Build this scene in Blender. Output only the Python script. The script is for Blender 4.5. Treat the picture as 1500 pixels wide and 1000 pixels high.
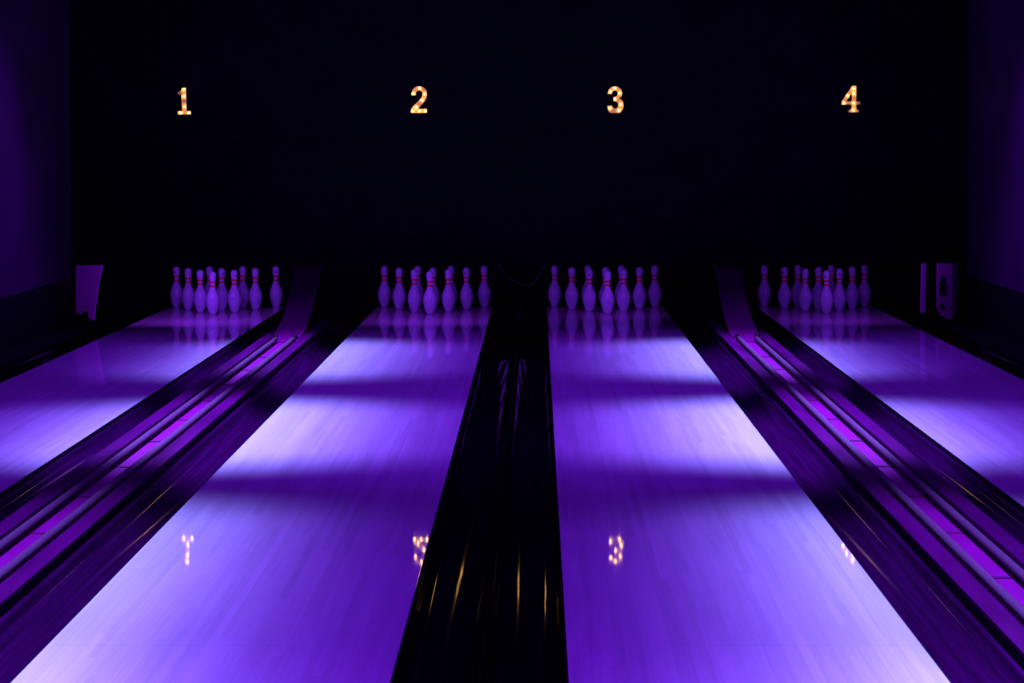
import bpy, bmesh, math, random
from mathutils import Matrix, Vector
R = random.Random(7)
for o in list(bpy.data.objects):
    bpy.data.objects.remove(o)
S = bpy.context.scene
C = S.collection

# ------------------------------------------------------------------ camera
F, CH, YAW, PIT, ROL = 3048.8, 1.5026, 0.0121, 0.0298, -0.0029
cam_d = bpy.data.cameras.new('camera')
cam = bpy.data.objects.new('camera', cam_d)
C.objects.link(cam)
cam_d.sensor_width = 36.0
cam_d.sensor_fit = 'HORIZONTAL'
cam_d.lens = F * 36.0 / 1500
cam_d.shift_y = -200.0 / 1500
cam_d.clip_start = 0.05
fwd = Vector((-math.sin(YAW), math.cos(YAW), 0))
rgt = Vector((math.cos(YAW), math.sin(YAW), 0))
upv = Vector((0, 0, 1))
f2 = fwd * math.cos(PIT) - upv * math.sin(PIT)
u2 = fwd * math.sin(PIT) + upv * math.cos(PIT)
r3 = rgt * math.cos(ROL) + u2 * math.sin(ROL)
u3 = u2 * math.cos(ROL) - rgt * math.sin(ROL)
m = Matrix((r3, u3, -f2)).transposed().to_4x4()
m.translation = Vector((0, 0, CH))
cam.matrix_world = m
S.camera = cam

# ------------------------------------------------------------------ colour, world
S.view_settings.view_transform = 'Standard'
S.view_settings.look = 'None'
S.view_settings.exposure = 0.0
S.view_settings.gamma = 1.0
S.view_settings.use_curve_mapping = False
W = bpy.data.worlds.new('world')
S.world = W
W.use_nodes = True
W.node_tree.nodes['Background'].inputs[0].default_value = (0.02, 0.015, 0.05, 1)
W.node_tree.nodes['Background'].inputs[1].default_value = 0.0

# ------------------------------------------------------------------ layout (metres, camera above x=0,y=0, lane surface z=0)
LANES = [-2.854, -0.944, 0.615, 2.531]
WORD = ['one', 'two', 'three', 'four']
LW = 1.064
HW = LW / 2
PIN_Y = 18.23
FOUL = -0.06
LANE_END = 19.15
MASK_Y = 17.1
MASK_Z = 0.505
TRACKS = [-1.899, 1.573]
WALL_L, WALL_R = -3.84, 3.53
CEIL = 3.7
LAMP_Z = 3.2
LAMP_Y = [14.5, 10.85, 6.75, 4.1]
LAMP_HALF = [1.40, 1.36, 2.0, 2.1]      # half length of each beam along the lane at floor level
LAMP_GAIN = [0.85, 1.0, 0.58, 0.42]
LAMP_NARROW = [1.12, 1.0, 1.22, 1.1]
LAMP_SHIFT = 0.17       # the floodlights hang slightly inward of the ball returns

# light strengths, tuned here
BEAM = dict(violet=(0.205, 0.010, 1.0), lav=(0.39, 0.70, 1.0), base=255.0, flood=2250.0, core=1180.0)
PINLAMP = [(1, 0.0, 12.5, 0.6, 180), (2, 0.0, 8.6, 0.6, 180), (3, 0.04, 1.15, 0.2, 74), (4, 0.0, 5.6, 0.6, 180)]   # lane, x offset, watts, tube length, spread
PIN_COL = (0.31, 0.026, 1.0)
WALLW = 0.0


def beam_nodes(ld, half, gain, narrow):
    """Direction-dependent output of a floodlight, the way a photometric profile does it:
    a wide violet flood with hard end cut-offs and a whiter narrow core."""
    ld.use_nodes = True
    nt = ld.node_tree
    N = nt.nodes
    K = nt.links
    em = [n for n in N if n.type == 'EMISSION'][0]
    tc = N.new('ShaderNodeTexCoord')
    sp = N.new('ShaderNodeSeparateXYZ')
    K.new(tc.outputs['Normal'], sp.inputs[0])

    def M(op, a, b=None, c=None):
        n = N.new('ShaderNodeMath')
        n.operation = op
        for i, v in enumerate((a, b, c)):
            if v is None:
                continue
            if isinstance(v, (int, float)):
                n.inputs[i].default_value = v
            else:
                K.new(v, n.inputs[i])
        return n.outputs[0]

    def smooth(v, lo, hi, a, b):
        n = N.new('ShaderNodeMapRange')
        n.interpolation_type = 'SMOOTHSTEP'
        K.new(v, n.inputs[0])
        for i, q in enumerate((lo, hi, a, b)):
            n.inputs[1 + i].default_value = q
        return n.outputs[0]
    az = M('MAXIMUM', M('ABSOLUTE', sp.outputs[2]), 0.05)
    px = M('MULTIPLY', M('ABSOLUTE', M('DIVIDE', sp.outputs[0], az)), LAMP_Z)
    py = M('MULTIPLY', M('ABSOLUTE', M('DIVIDE', sp.outputs[1], az)), LAMP_Z)
    # ends of the beam soften away from its axis
    e0 = M('SUBTRACT', half, M('MULTIPLY', M('POWER', px, 1.3), 0.17))
    yp = smooth(M('SUBTRACT', py, e0), -0.62, 0.34, 1.0, 0.0)
    pn = M('MULTIPLY', px, narrow)
    xf = M('POWER', 2.718, M('MULTIPLY', M('MULTIPLY', pn, pn), -1.15))
    xc = M('POWER', 2.718, M('MULTIPLY', M('MULTIPLY', pn, pn), -2.4))
    wide = smooth(px, 2.4, 8.5, 1.0, 0.0)
    ylim = smooth(py, 1.2, 2.8, 1.0, 0.04)
    s1 = M('ADD', M('MULTIPLY', M('MULTIPLY', wide, ylim), BEAM['base']),
           M('MULTIPLY', M('MULTIPLY', yp, xf), BEAM['flood']))
    s2 = M('MULTIPLY', M('MULTIPLY', yp, xc), BEAM['core'])
    a = N.new('ShaderNodeVectorMath')
    a.operation = 'SCALE'
    a.inputs[0].default_value = BEAM['violet']
    K.new(s1, a.inputs['Scale'])
    b = N.new('ShaderNodeVectorMath')
    b.operation = 'SCALE'
    b.inputs[0].default_value = BEAM['lav']
    K.new(s2, b.inputs['Scale'])
    c = N.new('ShaderNodeVectorMath')
    c.operation = 'ADD'
    K.new(a.outputs[0], c.inputs[0])
    K.new(b.outputs[0], c.inputs[1])
    K.new(c.outputs[0], em.inputs['Color'])
    em.inputs['Strength'].default_value = gain


LAMPS = []
for half, gain, narrow in zip(LAMP_HALF, LAMP_GAIN, LAMP_NARROW):
    lamp_data = bpy.data.lights.new('floodlight_source', 'POINT')
    lamp_data.energy = 1.0
    lamp_data.color = (1, 1, 1)
    lamp_data.shadow_soft_size = 0.05
    beam_nodes(lamp_data, half, gain, narrow)
    LAMPS.append(lamp_data)


# ------------------------------------------------------------------ materials
def mat(name, col, rough=0.5, metal=0.0, spec=0.5, emit=None, es=0.0, coat=0.0):
    mt = bpy.data.materials.new(name)
    mt.use_nodes = True
    b = mt.node_tree.nodes['Principled BSDF']
    b.inputs['Base Color'].default_value = (*col, 1)
    b.inputs['Roughness'].default_value = rough
    b.inputs['Metallic'].default_value = metal
    b.inputs['Specular IOR Level'].default_value = spec
    b.inputs['Coat Weight'].default_value = coat
    if emit:
        b.inputs['Emission Color'].default_value = (*emit, 1)
        b.inputs['Emission Strength'].default_value = es
    return mt


def noise_col(mt, scale, c1, c2, detail=4, bump=0.0, lo=0.35, hi=0.65, rvar=None):
    nt = mt.node_tree
    N, K = nt.nodes, nt.links
    b = N['Principled BSDF']
    g = N.new('ShaderNodeNewGeometry')
    mp = N.new('ShaderNodeMapping')
    mp.inputs['Scale'].default_value = scale
    K.new(g.outputs['Position'], mp.inputs[0])
    n = N.new('ShaderNodeTexNoise')
    n.inputs['Scale'].default_value = 1.0
    n.inputs['Detail'].default_value = detail
    K.new(mp.outputs[0], n.inputs[0])
    r = N.new('ShaderNodeMapRange')
    r.inputs[1].default_value = lo
    r.inputs[2].default_value = hi
    K.new(n.outputs['Fac'], r.inputs[0])
    mx = N.new('ShaderNodeMix')
    mx.data_type = 'RGBA'
    K.new(r.outputs[0], mx.inputs[0])
    mx.inputs[6].default_value = (*c1, 1)
    mx.inputs[7].default_value = (*c2, 1)
    K.new(mx.outputs[2], b.inputs['Base Color'])
    if rvar:
        r2 = N.new('ShaderNodeMapRange')
        K.new(r.outputs[0], r2.inputs[0])
        r2.inputs[3].default_value = rvar[0]
        r2.inputs[4].default_value = rvar[1]
        K.new(r2.outputs[0], b.inputs['Roughness'])
    if bump:
        bp = N.new('ShaderNodeBump')
        bp.inputs['Strength'].default_value = bump
        bp.inputs['Distance'].default_value = 0.002
        K.new(n.outputs['Fac'], bp.inputs['Height'])
        K.new(bp.outputs[0], b.inputs['Normal'])
    return mt


def lane_material():
    """synthetic maple lane: 39 printed boards with grain running down the lane"""
    mt = mat('lane_laminate', (0.6, 0.6, 0.64), 0.09, spec=0.5)
    nt = mt.node_tree
    N, K = nt.nodes, nt.links
    b = N['Principled BSDF']
    g = N.new('ShaderNodeNewGeometry')
    sp = N.new('ShaderNodeSeparateXYZ')
    K.new(g.outputs['Position'], sp.inputs[0])

    def M(op, a, b=None):
        n = N.new('ShaderNodeMath')
        n.operation = op
        for i, v in enumerate((a, b)):
            if v is None:
                continue
            if isinstance(v, (int, float)):
                n.inputs[i].default_value = v
            else:
                K.new(v, n.inputs[i])
        return n.outputs[0]
    bd = M('FLOOR', M('DIVIDE', M('ADD', sp.outputs[0], 10.0), LW / 39))
    # each board is broken into long staves
    wn0 = N.new('ShaderNodeTexWhiteNoise')
    wn0.noise_dimensions = '1D'
    K.new(bd, wn0.inputs['W'])
    st = M('FLOOR', M('ADD', M('DIVIDE', sp.outputs[1], 2.1), M('MULTIPLY', wn0.outputs[0], 7.0)))
    wn = N.new('ShaderNodeTexWhiteNoise')
    wn.noise_dimensions = '2D'
    cb = N.new('ShaderNodeCombineXYZ')
    K.new(bd, cb.inputs[0])
    K.new(st, cb.inputs[1])
    K.new(cb.outputs[0], wn.inputs['Vector'])
    mp = N.new('ShaderNodeMapping')
    mp.inputs['Scale'].default_value = (90, 1.6, 1)
    K.new(g.outputs['Position'], mp.inputs[0])
    gr = N.new('ShaderNodeTexNoise')
    gr.inputs['Scale'].default_value = 1
    gr.inputs['Detail'].default_value = 5
    K.new(mp.outputs[0], gr.inputs[0])
    mp2 = N.new('ShaderNodeMapping')
    mp2.inputs['Scale'].default_value = (9, 0.7, 1)
    K.new(g.outputs['Position'], mp2.inputs[0])
    g2 = N.new('ShaderNodeTexNoise')
    g2.inputs['Scale'].default_value = 1
    g2.inputs['Detail'].default_value = 3
    K.new(mp2.outputs[0], g2.inputs[0])
    v = M('ADD', M('MULTIPLY', wn.outputs['Value'], 0.09),
          M('ADD', M('MULTIPLY', gr.outputs['Fac'], 0.18), M('MULTIPLY', g2.outputs['Fac'], 0.24)))
    v = M('ADD', v, 0.39)
    cc = N.new('ShaderNodeVectorMath')
    cc.operation = 'SCALE'
    cc.inputs[0].default_value = (0.98, 0.97, 1.02)
    K.new(v, cc.inputs['Scale'])
    K.new(cc.outputs[0], b.inputs['Base Color'])
    # oil: slight gloss variation down the lane and a faint waviness
    mp3 = N.new('ShaderNodeMapping')
    mp3.inputs['Scale'].default_value = (30, 3.0, 1)
    K.new(g.outputs['Position'], mp3.inputs[0])
    g3 = N.new('ShaderNodeTexNoise')
    g3.inputs['Scale'].default_value = 1
    g3.inputs['Detail'].default_value = 3
    K.new(mp3.outputs[0], g3.inputs[0])
    rr = N.new('ShaderNodeMapRange')
    rr.inputs[3].default_value = 0.01
    rr.inputs[4].default_value = 0.04
    K.new(g3.outputs['Fac'], rr.inputs[0])
    K.new(rr.outputs[0], b.inputs['Roughness'])
    bp = N.new('ShaderNodeBump')
    bp.inputs['Strength'].default_value = 0.1
    bp.inputs['Distance'].default_value = 0.0001
    K.new(g3.outputs['Fac'], bp.inputs['Height'])
    K.new(bp.outputs[0], b.inputs['Normal'])
    return mt


M_LANE = lane_material()
M_LEDGE = mat('lane_side_black', (0.004, 0.003, 0.006), 0.6, spec=0.2)
M_DARK = mat('deep_black', (0.001, 0.001, 0.0015), 0.9, spec=0.02)
M_BLACK = mat('matt_black', (0.006, 0.006, 0.009), 0.8, spec=0.1)
M_MASK = noise_col(mat('mask_black_board', (0.004, 0.004, 0.008), 0.85, spec=0.05), (3, 3, 3), (0.006, 0.006, 0.011), (0.009, 0.009, 0.016))
M_WALL = noise_col(mat('dark_side_wall', (0.05, 0.03, 0.06), 0.85, spec=0.1), (2, 2, 2), (0.06, 0.01, 0.07), (0.08, 0.013, 0.09), detail=6, bump=0.2)
M_FLOOR = mat('dark_subfloor', (0.01, 0.01, 0.012), 0.9, spec=0.1)
M_APPR = noise_col(mat('approach_boards', (0.3, 0.22, 0.14), 0.25), (30, 1.5, 1), (0.26, 0.18, 0.11), (0.36, 0.27, 0.17))
M_CEIL = mat('black_ceiling', (0.01, 0.01, 0.012), 0.95, spec=0.05)
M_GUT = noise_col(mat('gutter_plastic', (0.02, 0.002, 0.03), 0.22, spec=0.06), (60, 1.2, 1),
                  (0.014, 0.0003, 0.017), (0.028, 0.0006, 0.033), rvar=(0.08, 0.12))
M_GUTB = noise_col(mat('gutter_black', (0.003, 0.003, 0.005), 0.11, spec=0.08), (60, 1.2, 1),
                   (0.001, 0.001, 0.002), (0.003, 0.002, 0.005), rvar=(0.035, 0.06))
M_CAP = noise_col(mat('capping_plastic', (0.05, 0.0, 0.07), 0.4, spec=0.04), (12, 1.5, 1),
                  (0.040, 0.0, 0.040), (0.065, 0.0, 0.062), rvar=(0.45, 0.6))
M_CHAN = noise_col(mat('magenta_channel', (0.3, 0.0, 0.26), 0.45, spec=0.2), (20, 4, 1),
                   (0.17, 0.0, 0.135), (0.21, 0.0, 0.165))
M_RAIL = noise_col(mat('rail_fabric', (0.1, 0.05, 0.16), 0.8, spec=0.2), (260, 160, 260),
                   (0.05, 0.012, 0.05), (0.11, 0.03, 0.10), bump=0.4)
M_TIE = mat('tie_dark', (0.09, 0.0, 0.07), 0.6, spec=0.2)
M_PIN = mat('pin_plastic', (0.45, 0.56, 0.80), 0.3, spec=0.4)
noise_col(M_PIN, (18, 18, 30), (0.50, 0.70, 0.76), (0.60, 0.82, 0.88), detail=6)
M_RED = mat('pin_red_band', (1.0, 0.01, 0.05), 0.35, spec=0.4)
M_DOT = mat('pin_black_print', (0.01, 0.01, 0.015), 0.4)
M_KICK = noise_col(mat('kickback_board', (0.3, 0.1, 0.3), 0.6), (6, 6, 3), (0.62, 0.10, 0.66), (0.80, 0.14, 0.84))
M_METAL = mat('brushed_metal', (0.5, 0.45, 0.5), 0.35, metal=1.0)
M_CABLE = mat('cable_grey', (0.35, 0.33, 0.36), 0.5)
M_SIGN = mat('sign_white_enamel', (0.44, 0.34, 0.34), 0.5)
M_BULB = mat('bulb_glow', (1, 0.8, 0.5), 0.3, emit=(1.0, 0.50, 0.07), es=34.0)
M_LENS = mat('lamp_lens', (0.5, 0.4, 0.8), 0.2, emit=(0.35, 0.1, 1.0), es=1.0)


# ------------------------------------------------------------------ helpers
def tag(o, label=None, cat=None, group=None, kind=None):
    if label:
        o['label'] = label
    if cat:
        o['category'] = cat
    if group:
        o['group'] = group
    if kind:
        o['kind'] = kind
    return o


def obj(name, bm, material, parent=None, loc=None, smooth=False):
    me = bpy.data.meshes.new(name)
    bmesh.ops.recalc_face_normals(bm, faces=bm.faces)
    bm.to_mesh(me)
    bm.free()
    for p in me.polygons:
        p.use_smooth = smooth
    me.materials.append(material)
    o = bpy.data.objects.new(name, me)
    C.objects.link(o)
    if parent:
        o.parent = parent
    if loc:
        o.location = loc
    return o


def empty(name, loc=(0, 0, 0)):
    o = bpy.data.objects.new(name, None)
    C.objects.link(o)
    o.location = loc
    o.empty_display_size = 0.1
    return o


def box(bm, x0, x1, y0, y1, z0, z1, bev=0.0):
    t = bmesh.new()
    bmesh.ops.create_cube(t, size=1)
    bmesh.ops.scale(t, vec=(x1 - x0, y1 - y0, z1 - z0), verts=t.verts)
    bmesh.ops.translate(t, vec=((x0 + x1) / 2, (y0 + y1) / 2, (z0 + z1) / 2), verts=t.verts)
    if bev:
        bmesh.ops.bevel(t, geom=list(t.edges), offset=bev, segments=2, affect='EDGES', profile=0.5)
    me = bpy.data.meshes.new('t')
    t.to_mesh(me)
    t.free()
    bm.from_mesh(me)
    bpy.data.meshes.remove(me)
    return bm


def boxo(name, material, parent, *a, bev=0.0):
    return obj(name, box(bmesh.new(), *a, bev=bev), material, parent)


def sweep(bm, prof, ys):
    """closed (x,z) outline swept along y through given stations; each y may carry a (dx,dz) offset"""
    rings = []
    for st in ys:
        y, dx, dz = st if isinstance(st, tuple) else (st, 0, 0)
        rings.append([bm.verts.new((x + dx, y, z + dz)) for x, z in prof])
    n = len(prof)
    for a, b in zip(rings, rings[1:]):
        for i in range(n):
            bm.faces.new((a[i], a[(i + 1) % n], b[(i + 1) % n], b[i]))
    bm.faces.new(rings[0][::-1])
    bm.faces.new(rings[-1])
    return bm


def tube(bm, pts, r, n=10):
    pts = [Vector(p) for p in pts]
    rings = []
    for i, p in enumerate(pts):
        d = (pts[min(i + 1, len(pts) - 1)] - pts[max(i - 1, 0)]).normalized()
        a = d.orthogonal().normalized() if abs(d.x) > .5 else d.cross(Vector((1, 0, 0))).normalized()
        b = d.cross(a)
        rings.append([bm.verts.new(p + (a * math.cos(2 * math.pi * k / n) + b * math.sin(2 * math.pi * k / n)) * r) for k in range(n)])
    for a, b in zip(rings, rings[1:]):
        for i in range(n):
            bm.faces.new((a[i], a[(i + 1) % n], b[(i + 1) % n], b[i]))
    bm.faces.new(rings[0][::-1])
    bm.faces.new(rings[-1])
    return bm


def lathe(bm, prof, n=32):
    rings = []
    for r, z in prof:
        if r < 1e-6:
            rings.append([bm.verts.new((0, 0, z))])
        else:
            rings.append([bm.verts.new((r * math.cos(2 * math.pi * k / n), r * math.sin(2 * math.pi * k / n), z)) for k in range(n)])
    for a, b in zip(rings, rings[1:]):
        for i in range(n):
            j = (i + 1) % n
            if len(a) == 1:
                bm.faces.new((a[0], b[j], b[i]))
            elif len(b) == 1:
                bm.faces.new((a[i], a[j], b[0]))
            else:
                bm.faces.new((a[i], a[j], b[j], b[i]))
    return bm


def at(px, py, Y):
    """the point of the plane y=Y that stands where the measured photograph pixel shows it"""
    d = r3 * ((px - 750) / F) - u3 * ((py - 500 + 200) / F) + f2
    t = Y / d.y
    return Vector((d.x * t, Y, CH + d.z * t))


def struct(name, material, *a):
    return tag(boxo(name, material, None, *a), kind='structure')


# ------------------------------------------------------------------ the room
struct('floor', M_FLOOR, -4.9, 4.7, FOUL, 20.1, -0.35, -0.25)
tag(boxo('approach_floor_1', M_APPR, None, WALL_L, WALL_R, -4.5, FOUL - 0.02, -0.25, 0.0), kind='structure')  # unseen approach floor before the foul line
struct('ceiling', M_CEIL, -4.9, 4.7, -4.6, 20.1, CEIL, CEIL + 0.1)
struct('wall_left', M_WALL, WALL_L - 0.12, WALL_L, -4.5, MASK_Y, -0.25, CEIL)
struct('wall_right', M_WALL, WALL_R, WALL_R + 0.12, -4.5, MASK_Y, -0.25, CEIL)
struct('wall_front', M_BLACK, -4.9, 4.7, -4.6, -4.5, -0.35, CEIL)
struct('wall_back', M_BLACK, -4.8, 4.6, 20.0, 20.1, -0.25, CEIL)
struct('wall_side_1', M_BLACK, -4.9, -4.8, -4.5, 20.1, -0.25, CEIL)
struct('wall_side_2', M_BLACK, 4.6, 4.7, -4.5, 20.1, -0.25, CEIL)
# masking wall that hides the machines: hangs above the pins
mask = struct('wall_masking', M_MASK, WALL_L, WALL_R, MASK_Y, MASK_Y + 0.03, MASK_Z, CEIL)

tag(boxo('shade_strip_left', M_BLACK, None, WALL_L - 0.001, WALL_L + 0.012, -4.4, MASK_Y - 0.001, -0.249, 0.40), kind='structure')  # added black strip, stands in for the light fading out low on the wall
tag(boxo('shade_strip_right', M_BLACK, None, WALL_R - 0.012, WALL_R + 0.001, -4.4, MASK_Y - 0.001, -0.249, 0.40), kind='structure')  # same added strip on the right: painted dark where the wall falls into shade

# ------------------------------------------------------------------ lanes
JOINTS = [FOUL, 2.53, 6.19, 9.85, 13.51, 17.17, LANE_END]
for i, cx in enumerate(LANES):
    t = empty('bowling_lane', (cx, FOUL, 0))
    where = ['running along the left wall to the pins under number one',
             'left of the central black gutters, leading to number two',
             'right of the central black gutters, leading to number three',
             'running along the right wall to the pins under number four'][i]
    tag(t, 'glossy pale wooden bowling lane ' + where, 'bowling lane')
    for k in range(6):
        y0, y1 = JOINTS[k] - FOUL, JOINTS[k + 1] - FOUL
        nm = 'pin_deck' if k == 5 else 'lane_panel'
        boxo(nm, M_LANE, t, -HW + 0.0015, HW - 0.0015, y0 + 0.001, y1 - 0.001, -0.04, 0.0, bev=0.0012)
    boxo('lane_bed', M_LEDGE, t, -HW + 0.002, HW - 0.002, 0.0, LANE_END - FOUL, -0.249, -0.0405)
    for s in (-1, 1):
        boxo('edge_strip', M_LEDGE, t, *sorted((s * (HW - 0.0013), s * (HW + 0.003))), 0.0, LANE_END - FOUL, -0.2, -0.0015)

# ------------------------------------------------------------------ gutters
GW = 0.232


def gutter(xin, s, label):
    """xin: edge beside the lane, s: +1 gutter lies to the right"""
    top = []
    n = 14
    for k in range(n + 1):
        a = math.pi * k / n
        x = GW / 2 - GW / 2 * math.cos(a)
        z = -0.075 * math.sin(a) ** 0.7 - 0.018 * (1 - k / n) - 0.004
        top.append((x, z))
    low = [(x, z - 0.008) for x, z in top[::-1]]
    prof = [(s * x, z) for x, z in top + low]
    if s < 0:
        prof = prof[::-1]
    bm = sweep(bmesh.new(), prof, [0, 5, 10, 15, LANE_END - FOUL])
    g = empty('gutter', (xin, FOUL, 0))
    tag(g, label, 'gutter')
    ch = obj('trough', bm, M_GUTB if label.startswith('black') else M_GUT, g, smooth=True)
    ch['label'] = 'glossy rounded trough'
    for y in (1.2, 4.0, 7.0, 10.0, 13.0, 16.0, 18.6):
        boxo('support', M_LEDGE, g, *sorted((s * 0.06, s * (GW - 0.06))), y, y + 0.04, -0.249, -0.096)


GL = [
    (0, -1, 'black gutter between the left wall and the lane under number one'),
    (0, 1, 'dark purple gutter on the right side of the lane under number one'),
    (1, -1, 'dark purple gutter along the left side of the lane under number two'),
    (1, 1, 'black gutter in the middle, beside the lane under number two'),
    (2, -1, 'black gutter in the middle, beside the lane under number three'),
    (2, 1, 'dark purple gutter along the right side of the lane under number three'),
    (3, -1, 'dark purple gutter on the left side of the lane under number four'),
    (3, 1, 'black gutter between the right wall and the lane under number four'),
]
for i, s, lab in GL:
    gutter(LANES[i] + s * (HW + 0.003), s, lab)

# slim divider between the two middle gutters
xm = ((LANES[1] + HW) + (LANES[2] - HW)) / 2
d = empty('gutter_divider', (xm, FOUL, 0))
tag(d, 'slim black divider between the two middle gutters', 'divider')
boxo('divider_board', M_DARK, d, -0.009, 0.009, 0, LANE_END - FOUL, -0.249, -0.004, bev=0.003)
for sx in (-0.013, 0.013):
    bm = bmesh.new()
    tube(bm, [(sx, 17.75 - FOUL, 0.006), (sx, 18.2 - FOUL, 0.012), (sx, 19.0 - FOUL, 0.012)], 0.003, 8)
    obj('metal_edge', bm, M_METAL, d, smooth=True)['label'] = 'thin metal edge catching the light'

# outer capping between gutters and the side walls
for nm, x0, x1, lab in (('l', WALL_L + 0.013, LANES[0] - HW - 0.003 - GW - 0.001, 'black capping ledge along the foot of the left wall'),
                        ('r', LANES[3] + HW + 0.003 + GW + 0.001, WALL_R - 0.013, 'black capping ledge along the foot of the right wall')):
    bm = box(bmesh.new(), x0, x1, FOUL, MASK_Y - 0.01, -0.249, 0.03, bev=0.006)
    tag(obj('capping_ledge', bm, M_BLACK), lab, 'ledge')

# ------------------------------------------------------------------ ball return tracks
RAIL_Z, RAIL_R = 0.036, 0.0165
RAMP_Y = 15.6


def ball_return(cx, side):
    t = empty('ball_return_track', (cx, FOUL, 0))
    tag(t, 'magenta-lit ball return track with two grey rails between the lanes under numbers %s' % side, 'ball return')
    inner = 0.108
    outer = (LANES[1] - LANES[0] - LW) / 2 - 0.003 - GW - 0.002
    L = MASK_Y - FOUL
    for s in (-1, 1):
        x0, x1 = sorted((s * inner, s * outer))
        # capping: rounded top board on a black upright
        boxo('side_cap', M_CAP, t, x0, x1, 0, L, 0.022, 0.042, bev=0.004)
        xa, xb = sorted((s * (inner + 0.002), s * (outer - 0.001)))
        boxo('upright', M_LEDGE, t, xa, xb, 0, L, -0.249, 0.0218)
        bm = bmesh.new()
        pts = [(s * 0.066, y * 0.4, RAIL_Z) for y in range(0, int((RAMP_Y - FOUL) / 0.4) + 1)]
        pts[-1] = (s * 0.066, RAMP_Y - FOUL - 0.02, RAIL_Z)
        tube(bm, pts, RAIL_R, 14)
        obj('rail', bm, M_RAIL, t, smooth=True)
        kb = bmesh.new()
        lathe(kb, [(0, -0.02), (0.013, -0.018), (0.019, -0.008), (0.019, 0.008), (0.013, 0.018), (0, 0.02)], 16)
        k = obj('end_knob', kb, M_BLACK, t, loc=(s * 0.076, RAMP_Y - FOUL + 0.005, RAIL_Z + 0.012), smooth=True)
        k['label'] = 'black rounded rail end'
    boxo('channel_floor', M_CHAN, t, -inner + 0.001, inner - 0.001, 0, RAMP_Y + 0.35 - FOUL, -0.010, 0.006)
    # cross ties that carry the rails
    y = 14.5
    proto = None
    while y > 0.4:
        if proto is None:
            bm = bmesh.new()
            box(bm, -0.105, 0.105, -0.014, 0.014, 0.0055, 0.010, 0.001)
            for s in (-1, 1):
                box(bm, *sorted((s * 0.060, s * 0.072)), -0.008, 0.008, 0.008, 0.026, 0.001)
            proto = o = obj('cross_tie', bm, M_TIE, t)
        else:
            o = proto.copy()
            C.objects.link(o)
            o.parent = t
        o.location = (0, y - FOUL, 0)
        o.rotation_euler = (0, 0, R.uniform(-0.05, 0.05))
        y -= 0.82
    # ramp on which the balls come down out of the pit
    n = 18
    w = 0.098
    bm = bmesh.new()
    prev = None
    for k in range(n + 1):
        u = k / n
        yy = RAMP_Y - FOUL + u * 1.62
        zz = 0.014 + 0.466 * u ** 1.9
        row = [(-w, 0.028), (-w * 0.93, 0.004), (0, -0.002), (w * 0.93, 0.004), (w, 0.028),
               (w + 0.006, 0.028), (w + 0.004, -0.012), (0, -0.016), (-w - 0.004, -0.012), (-w - 0.006, 0.028)]
        ring = [bm.verts.new((a, yy, zz + b)) for a, b in row]
        if prev:
            for q in range(10):
                bm.faces.new((prev[q], prev[(q + 1) % 10], ring[(q + 1) % 10], ring[q]))
        else:
            bm.faces.new(ring[::-1])
        prev = ring
    bm.faces.new(prev)
    # stop the ramp just behind the lower edge of the masking wall
    r_ = obj('return_ramp', bm, M_CHAN, t)
    r_['label'] = 'curved magenta ramp rising to the pin pit'


ball_return(TRACKS[0], 'one and two')
ball_return(TRACKS[1], 'three and four')

# ------------------------------------------------------------------ bowling pins
IN = 0.0254
prof_in = [(0, 0), (0.95, 0), (1.06, 0.06), (1.414, .75), (1.70, 1.5), (1.953, 2.25), (2.255, 3.375), (2.36, 3.95), (2.383, 4.5), (2.35, 5.15), (2.2815, 5.875),
           (2.09, 6.6), (1.8515, 7.25), (1.52, 7.95), (1.236, 8.625), (0.9825, 9.375), (0.8985, 10), (0.935, 10.875), (1.047, 11.75),
           (1.203, 12.625), (1.273, 13.5), (1.24, 13.95), (1.12, 14.35), (0.88, 14.70), (0.52, 14.92), (0.2, 14.99), (0, 15)]


def rad(h):
    for (r0, z0), (r1, z1) in zip(prof_in[1:], prof_in[2:]):
        if z0 <= h <= z1 and z1 > z0:
            return r0 + (r1 - r0) * (h - z0) / (z1 - z0)


def pin_mesh():
    b = lathe(bmesh.new(), [(r * IN, z * IN) for r, z in prof_in], 32)
    return b


pin = empty('bowling_pin')
body = obj('body', pin_mesh(), M_PIN, pin, smooth=True)
for hz in (11.3, 9.88):
    bm = bmesh.new()
    e = 0.03
    ring = [((rad(hz - .33)) * IN, (hz - .33) * IN)] + [((rad(h) + e) * IN, h * IN) for h in (hz - .31, hz, hz + .31)] + [((rad(hz + .33)) * IN, (hz + .33) * IN)]
    lathe(bm, ring, 32)
    o = obj('neck_band', bm, M_RED, pin, smooth=True)
    o['label'] = 'red band round the neck'
# small round print on the head
bm = bmesh.new()
n = 14
cv = bm.verts.new((0, -(rad(12.9) + .025) * IN, 12.9 * IN))
rv = []
for k in range(n):
    a = 2 * math.pi * k / n
    dx, dz = 0.27 * math.cos(a), 0.27 * math.sin(a)
    rr = rad(12.9 + dz) + .02
    rv.append(bm.verts.new((dx * IN, -math.sqrt(rr * rr - dx * dx) * IN, (12.9 + dz) * IN)))
for k in range(n):
    bm.faces.new((cv, rv[k], rv[(k + 1) % n]))
dot = obj('head_mark', bm, M_DOT, pin)
dot['label'] = 'small round black print'
PARTS = [body] + [c for c in pin.children if c.name.startswith('neck')]
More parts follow.
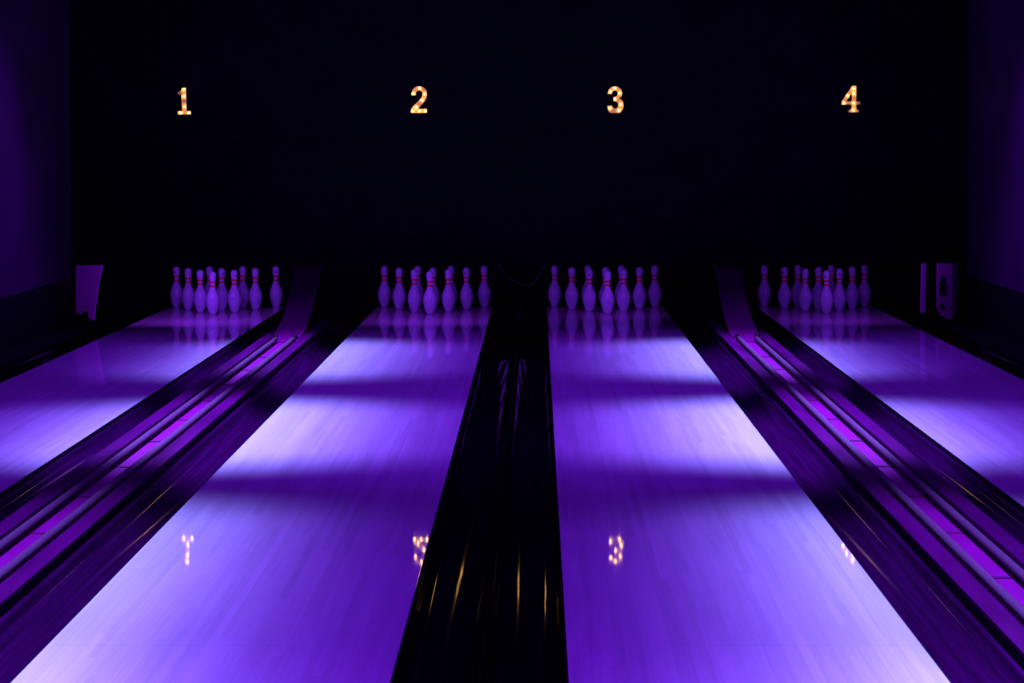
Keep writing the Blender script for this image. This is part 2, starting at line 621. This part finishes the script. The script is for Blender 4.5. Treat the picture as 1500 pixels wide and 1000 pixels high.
# marks: (lane, pin number) -> sideways offset on the head as fraction of its radius
MARK = {(0, 7): -.38, (0, 3): .5, (0, 5): .46, (0, 10): -.12, (0, 1): .85, (1, 6): -.45, (2, 2): 0.0,
        (3, 4): -.35, (3, 1): -.38, (3, 3): .15, (3, 6): -.6}
POS = {1: (0, 0), 2: (1, -1), 3: (1, 1), 4: (2, -2), 5: (2, 0), 6: (2, 2), 7: (3, -3), 8: (3, -1), 9: (3, 1), 10: (3, 3)}
NAMES = {1: 'single front pin of the triangle', 2: 'left pin of the second row', 3: 'right pin of the second row',
         4: 'left pin of the third row', 5: 'middle pin of the third row', 6: 'right pin of the third row',
         7: 'leftmost pin of the back row', 8: 'second pin from left in the back row',
         9: 'third pin from left in the back row', 10: 'rightmost pin of the back row'}
first = True
for li, cx in enumerate(LANES):
    for pn, (row, k) in POS.items():
        if first:
            t, parts = pin, None
        else:
            t = pin.copy()
            C.objects.link(t)
            for ch in PARTS:
                c = ch.copy()
                C.objects.link(c)
                c.parent = t
        mk = MARK.get((li, pn))
        if first:
            first = False
            dm = dot
            keep = mk is not None
            dm_used = False
        t.location = (cx + k * .1524, PIN_Y + row * .264, 0.0005)
        t['label'] = 'white red-banded bowling pin, %s under number %s' % (NAMES[pn], WORD[li])
        t['category'] = 'bowling pin'
        t['group'] = 'bowling pins racked on the lane under number %s' % WORD[li]
        if mk is not None:
            q = dot.copy()
            C.objects.link(q)
            q.parent = t
            q.rotation_euler = (0, 0, math.asin(mk) + (cx + k * .1524) / -18.5)
bpy.data.objects.remove(dot)

# ------------------------------------------------------------------ pin lamps behind the masking wall
for ln, dx, wv, tl, spr in PINLAMP:
    cx = LANES[ln - 1] + dx
    t = empty('pin_lamp', (cx, MASK_Y + 0.14, 0.66))
    tag(t, 'tube lamp fixed behind the masking wall above the pins under number %s' % WORD[ln - 1], 'lamp')
    boxo('lamp_housing', M_BLACK, t, -0.36, 0.36, -0.05, 0.05, 0.03, 0.08, bev=0.005)
    boxo('bracket', M_BLACK, t, -0.03, 0.03, -0.11, -0.02, 0.04, 0.07)
    ld = bpy.data.lights.new('pin_lamp_tube', 'AREA')
    ld.shape = 'RECTANGLE'
    ld.size = tl
    ld.spread = math.radians(spr)
    ld.size_y = 0.05
    ld.energy = wv
    ld.color = PIN_COL
    lo = bpy.data.objects.new('lamp_tube', ld)
    C.objects.link(lo)
    lo.parent = t
    lo.location = (0, 0, 0.02)
    lo.rotation_euler = (math.radians(62), 0, 0)

# ------------------------------------------------------------------ floodlights above the ball returns
for cx, nm in ((TRACKS[0] + LAMP_SHIFT, 'left'), (TRACKS[1] - LAMP_SHIFT, 'right')):
    for q, ly in enumerate(LAMP_Y):
        t = empty('floodlight', (cx, ly, LAMP_Z))
        tag(t, 'violet floodlight on the ceiling over the %s ball return, %s' % (nm, ['farthest', 'second farthest', 'second nearest', 'nearest'][q] + ' from the camera'), 'lamp', )
        boxo('lamp_housing', M_BLACK, t, -0.16, 0.16, -0.22, 0.22, 0.10, 0.19, bev=0.01)
        boxo('stem', M_BLACK, t, -0.02, 0.02, -0.02, 0.02, 0.19, CEIL - LAMP_Z - 0.001)
        lo = bpy.data.objects.new('lamp_source', LAMPS[q])
        C.objects.link(lo)
        lo.parent = t

# ------------------------------------------------------------------ illuminated numbers
SIGNS = [
    ('1', (240, 110), 14.283, [(370, 258), (468, 258), (485, 740), (575, 745), (575, 830), (288, 830), (288, 745), (375, 740), (358, 415), (285, 415), (285, 345), (345, 335), (365, 300)], None,
     [(415, 298), (420, 440), (430, 655), (345, 795), (515, 790)]),
    ('2', (580, 110), 14.286, [(312, 430), (318, 370), (345, 300), (390, 250), (440, 230), (490, 225), (545, 235), (600, 265), (640, 315), (657, 380), (652, 440), (635, 500), (605, 550), (485, 695), (655, 697), (655, 800), (305, 800), (303, 750), (315, 700), (345, 650), (520, 480), (540, 440), (548, 400), (540, 365), (520, 340), (490, 328), (455, 335), (432, 360), (422, 395), (420, 430)], None,
     [(368, 388), (490, 277), (598, 395), (545, 525), (425, 670), (350, 750), (490, 750), (612, 748)]),
    ('3', (870, 110), 14.286, [(275, 403), (280, 360), (300, 305), (340, 260), (390, 233), (440, 225), (495, 235), (550, 268), (585, 315), (600, 370), (595, 420), (575, 460), (545, 490), (585, 515), (615, 560), (630, 620), (625, 680), (605, 730), (575, 770), (535, 800), (345, 800), (305, 765), (280, 715), (270, 630), (390, 630), (395, 660), (410, 680), (430, 687), (465, 685), (490, 670), (502, 635), (502, 610), (490, 580), (465, 562), (440, 556), (402, 553), (402, 455), (440, 447), (470, 430), (488, 400), (490, 370), (475, 340), (440, 325), (405, 340), (388, 370), (385, 403)], None,
     [(340, 350), (438, 275), (540, 375), (440, 500), (562, 610), (525, 738), (335, 695)]),
    ('4', (1210, 110), 14.286, [(540, 215), (640, 215), (640, 545), (730, 545), (730, 620), (640, 625), (640, 700), (685, 735), (685, 785), (460, 785), (460, 735), (520, 700), (525, 625), (320, 625), (320, 545)], [(530, 400), (530, 540), (440, 540)],
     [(582, 285), (582, 390), (455, 425), (380, 588), (582, 585), (580, 728)]),
]


def prism(bm, outer, y0, y1, hole=None):
    """outline(s) in (x,z) filled and given thickness from y0 to y1"""
    cu = bpy.data.curves.new('t', 'CURVE')
    cu.dimensions = '2D'
    cu.fill_mode = 'BOTH'
    for loop in (outer, hole):
        if not loop:
            continue
        sp = cu.splines.new('POLY')
        sp.points.add(len(loop) - 1)
        for p, (x, z) in zip(sp.points, loop):
            p.co = (x, z, 0, 1)
        sp.use_cyclic_u = True
    cu.extrude = (y1 - y0) / 2
    o = bpy.data.objects.new('t', cu)
    me = o.to_mesh()
    b2 = bmesh.new()
    b2.from_mesh(me)
    o.to_mesh_clear()
    bpy.data.objects.remove(o)
    bpy.data.curves.remove(cu)
    for v in b2.verts:
        v.co = Vector((v.co.x, (y0 + y1) / 2 + v.co.z, v.co.y))
    bmesh.ops.remove_doubles(b2, verts=b2.verts, dist=1e-5)
    m2 = bpy.data.meshes.new('t')
    b2.to_mesh(m2)
    b2.free()
    bm.from_mesh(m2)
    bpy.data.meshes.remove(m2)
    return bm


def inset(loop, dd):
    """offset a closed outline by dd to its inside"""
    n = len(loop)
    area = sum(loop[i][0] * loop[(i + 1) % n][1] - loop[(i + 1) % n][0] * loop[i][1] for i in range(n))
    sg = 1 if area > 0 else -1
    out = []
    for i in range(n):
        p0, p1, p2 = Vector(loop[i - 1]), Vector(loop[i]), Vector(loop[(i + 1) % n])
        a, b = (p1 - p0).normalized(), (p2 - p1).normalized()
        na, nb = Vector((-a.y, a.x)) * sg, Vector((-b.y, b.x)) * sg
        h = (na + nb)
        h = h / max(h.length_squared, 0.4) * 2
        q = p1 + h * dd
        out.append((q.x, q.y))
    return out


def ribbon(bm, loop, dd, y0, y1):
    """thin rim wall following an outline"""
    inn = inset(loop, dd)
    n = len(loop)
    vs = []
    for (x, z), (xi, zi) in zip(loop, inn):
        vs.append([bm.verts.new(c) for c in ((x, y0, z), (xi, y0, zi), (xi, y1, zi), (x, y1, z))])
    for i in range(n):
        a, b = vs[i], vs[(i + 1) % n]
        for q in range(4):
            bm.faces.new((a[q], a[(q + 1) % 4], b[(q + 1) % 4], b[q]))
    return bm


for dg, (ox, oy), sc, outl, hole, bulbs in SIGNS:
    YF = MASK_Y - 0.035

    def cv2(q):
        p = at(ox + q[0] / sc, oy + q[1] / sc, YF)
        return p.x, p.z
    L1 = [cv2(q) for q in outl]
    H1 = [cv2(q) for q in hole] if hole else None
    cx0 = sum(p[0] for p in L1) / len(L1)
    cz0 = min(p[1] for p in L1)
    t = empty('number_sign', (cx0, MASK_Y, cz0))
    L1 = [(x - cx0, z - cz0) for x, z in L1]
    H1 = [(x - cx0, z - cz0) for x, z in H1] if H1 else None
    tag(t, 'warm glowing marquee number %s with small bulbs on the black wall' % WORD[int(dg) - 1], 'number sign')
    obj('face_plate', prism(bmesh.new(), L1, -0.012, -0.001, H1), M_SIGN, t)['label'] = 'white plate shaped like the digit %s' % dg
    bm = ribbon(bmesh.new(), L1, 0.0035, -0.036, -0.010)
    if H1:
        ribbon(bm, H1, -0.0035, -0.036, -0.010)
    obj('rim', bm, M_SIGN, t)
    pb = None
    for q in bulbs:
        x, z = cv2(q)
        if pb is None:
            b = lathe(bmesh.new(), [(0, -0.010), (0.0035, -0.009), (0.004, -0.003), (0.0055, 0.002), (0.006, 0.006), (0.0042, 0.010), (0, 0.0115)], 10)
            bmesh.ops.rotate(b, matrix=Matrix.Rotation(math.radians(90), 3, 'X'), verts=b.verts)
            pb = o = obj('bulb', b, M_BULB, t, smooth=True)
            o['label'] = 'small glowing bulb'
        else:
            o = pb.copy()
            C.objects.link(o)
            o.parent = t
        o.location = (x - cx0, -0.0215, z - cz0)

# ------------------------------------------------------------------ boards and bits seen under the masking wall
def board_from(name, pts, Y, th, material, label, cat, parent=None):
    P = [at(x, y, Y) for x, y in pts]
    x0 = sum(p.x for p in P) / len(P)
    loop = [(p.x - x0, p.z) for p in P]
    o = obj(name, prism(bmesh.new(), loop, 0, th), material, parent)
    if parent is None:
        o.location = (x0, Y, 0)
    return o, x0


# left: a pale partition board
t = empty('kickback_panel', (at(130, 450, 17.5).x, 17.5, -0.25))
tag(t, 'violet-lit partition board under the masking wall at far left', 'partition')
P = [at(x, y, 17.5) for x, y in ((111, 380), (151, 380), (149, 394), (144.5, 415), (137, 470), (124, 462), (111, 458))]
bm = prism(bmesh.new(), [(p.x - t.location.x, p.z + 0.25) for p in P], 0, 0.03)
obj('board', bm, M_KICK, t)
P = [at(x, y, 17.5) for x, y in ((111, 458), (124, 462), (137, 470))]
base = [(p.x - t.location.x, p.z + 0.25) for p in P]
bm = prism(bmesh.new(), base + [(base[-1][0], 0), (base[0][0], 0)], 0, 0.03)
obj('board_foot', bm, M_BLACK, t)
bm = bmesh.new()
for x, y in ((121, 463), (127, 459)):
    p = at(x, y, 17.49)
    box(bm, p.x - t.location.x - .012, p.x - t.location.x + .012, -0.02, -0.001, p.z + .22, p.z + .27)
obj('bracket', bm, M_BLACK, t)
# right: narrow post and wider board with fittings
t = empty('partition_post', (at(1353, 450, 17.5).x, 17.5, -0.25))
tag(t, 'narrow violet-lit post under the masking wall right of the pins under number four', 'post')
P = [at(x, y, 17.5) for x, y in ((1350.5, 378), (1357, 378), (1355.5, 458), (1349, 458))]
obj('post_board', prism(bmesh.new(), [(p.x - t.location.x, p.z + 0.25) for p in P], 0, 0.03), M_KICK, t)
P = [at(x, y, 17.5) for x, y in ((1355.5, 458), (1349, 458))]
b = [(p.x - t.location.x, p.z + 0.25) for p in P]
obj('post_foot', prism(bmesh.new(), b + [(b[1][0], 0), (b[0][0], 0)], 0, 0.03), M_BLACK, t)
t = empty('kickback_panel', (at(1385, 450, 17.5).x, 17.5, -0.25))
tag(t, 'violet-lit partition board with a dark latch under the masking wall at far right', 'partition')
P = [at(x, y, 17.5) for x, y in ((1373, 378), (1395, 378), (1395, 468), (1389, 468), (1378, 462), (1373, 450))]
obj('board', prism(bmesh.new(), [(p.x - t.location.x, p.z + 0.25) for p in P], 0, 0.03), M_KICK, t)
P = [at(x, y, 17.56) for x, y in ((1396.5, 378), (1404, 378), (1403, 462), (1396.5, 466))]
obj('edge_board', prism(bmesh.new(), [(p.x - t.location.x, p.z + 0.25) for p in P], 0.06, 0.09), M_KICK, t)
P = [at(x, y, 17.5) for x, y in ((1403, 460), (1389, 468), (1378, 462), (1373, 450))]
b = [(p.x - t.location.x, p.z + 0.25) for p in P]
obj('board_foot', prism(bmesh.new(), b + [(b[3][0], 0), (b[0][0], 0)], 0.031, 0.058), M_BLACK, t)
bm = bmesh.new()
for x0, x1, y0, y1 in ((1376.5, 1383.5, 413, 432), (1377, 1380, 445, 451), (1379, 1381, 404, 413)):
    a_, b_ = at(x0, y1, 17.49), at(x1, y0, 17.49)
    box(bm, a_.x - t.location.x, b_.x - t.location.x, -0.012, -0.0005, a_.z + .25, b_.z + .25, bev=0.002)
obj('latch', bm, M_BLACK, t)['label'] = 'dark rectangular latch'

# cable sagging below the masking wall
CY = MASK_Y + 0.06
pts = [at(x, y, CY) for x, y in ((727, 380), (731, 390), (737, 398), (743, 405), (748, 408.5), (754.4, 412), (760, 414.5), (767, 417), (772, 417.8), (777, 417.6), (781, 414), (785, 409), (789, 404), (793, 397), (797, 390), (801, 380))]
bm = tube(bmesh.new(), [p - pts[0] for p in pts], 0.0022, 6)
tag(obj('hanging_cable', bm, M_CABLE, None, loc=pts[0], smooth=True), 'thin grey cable sagging below the masking wall between numbers two and three', 'cable')
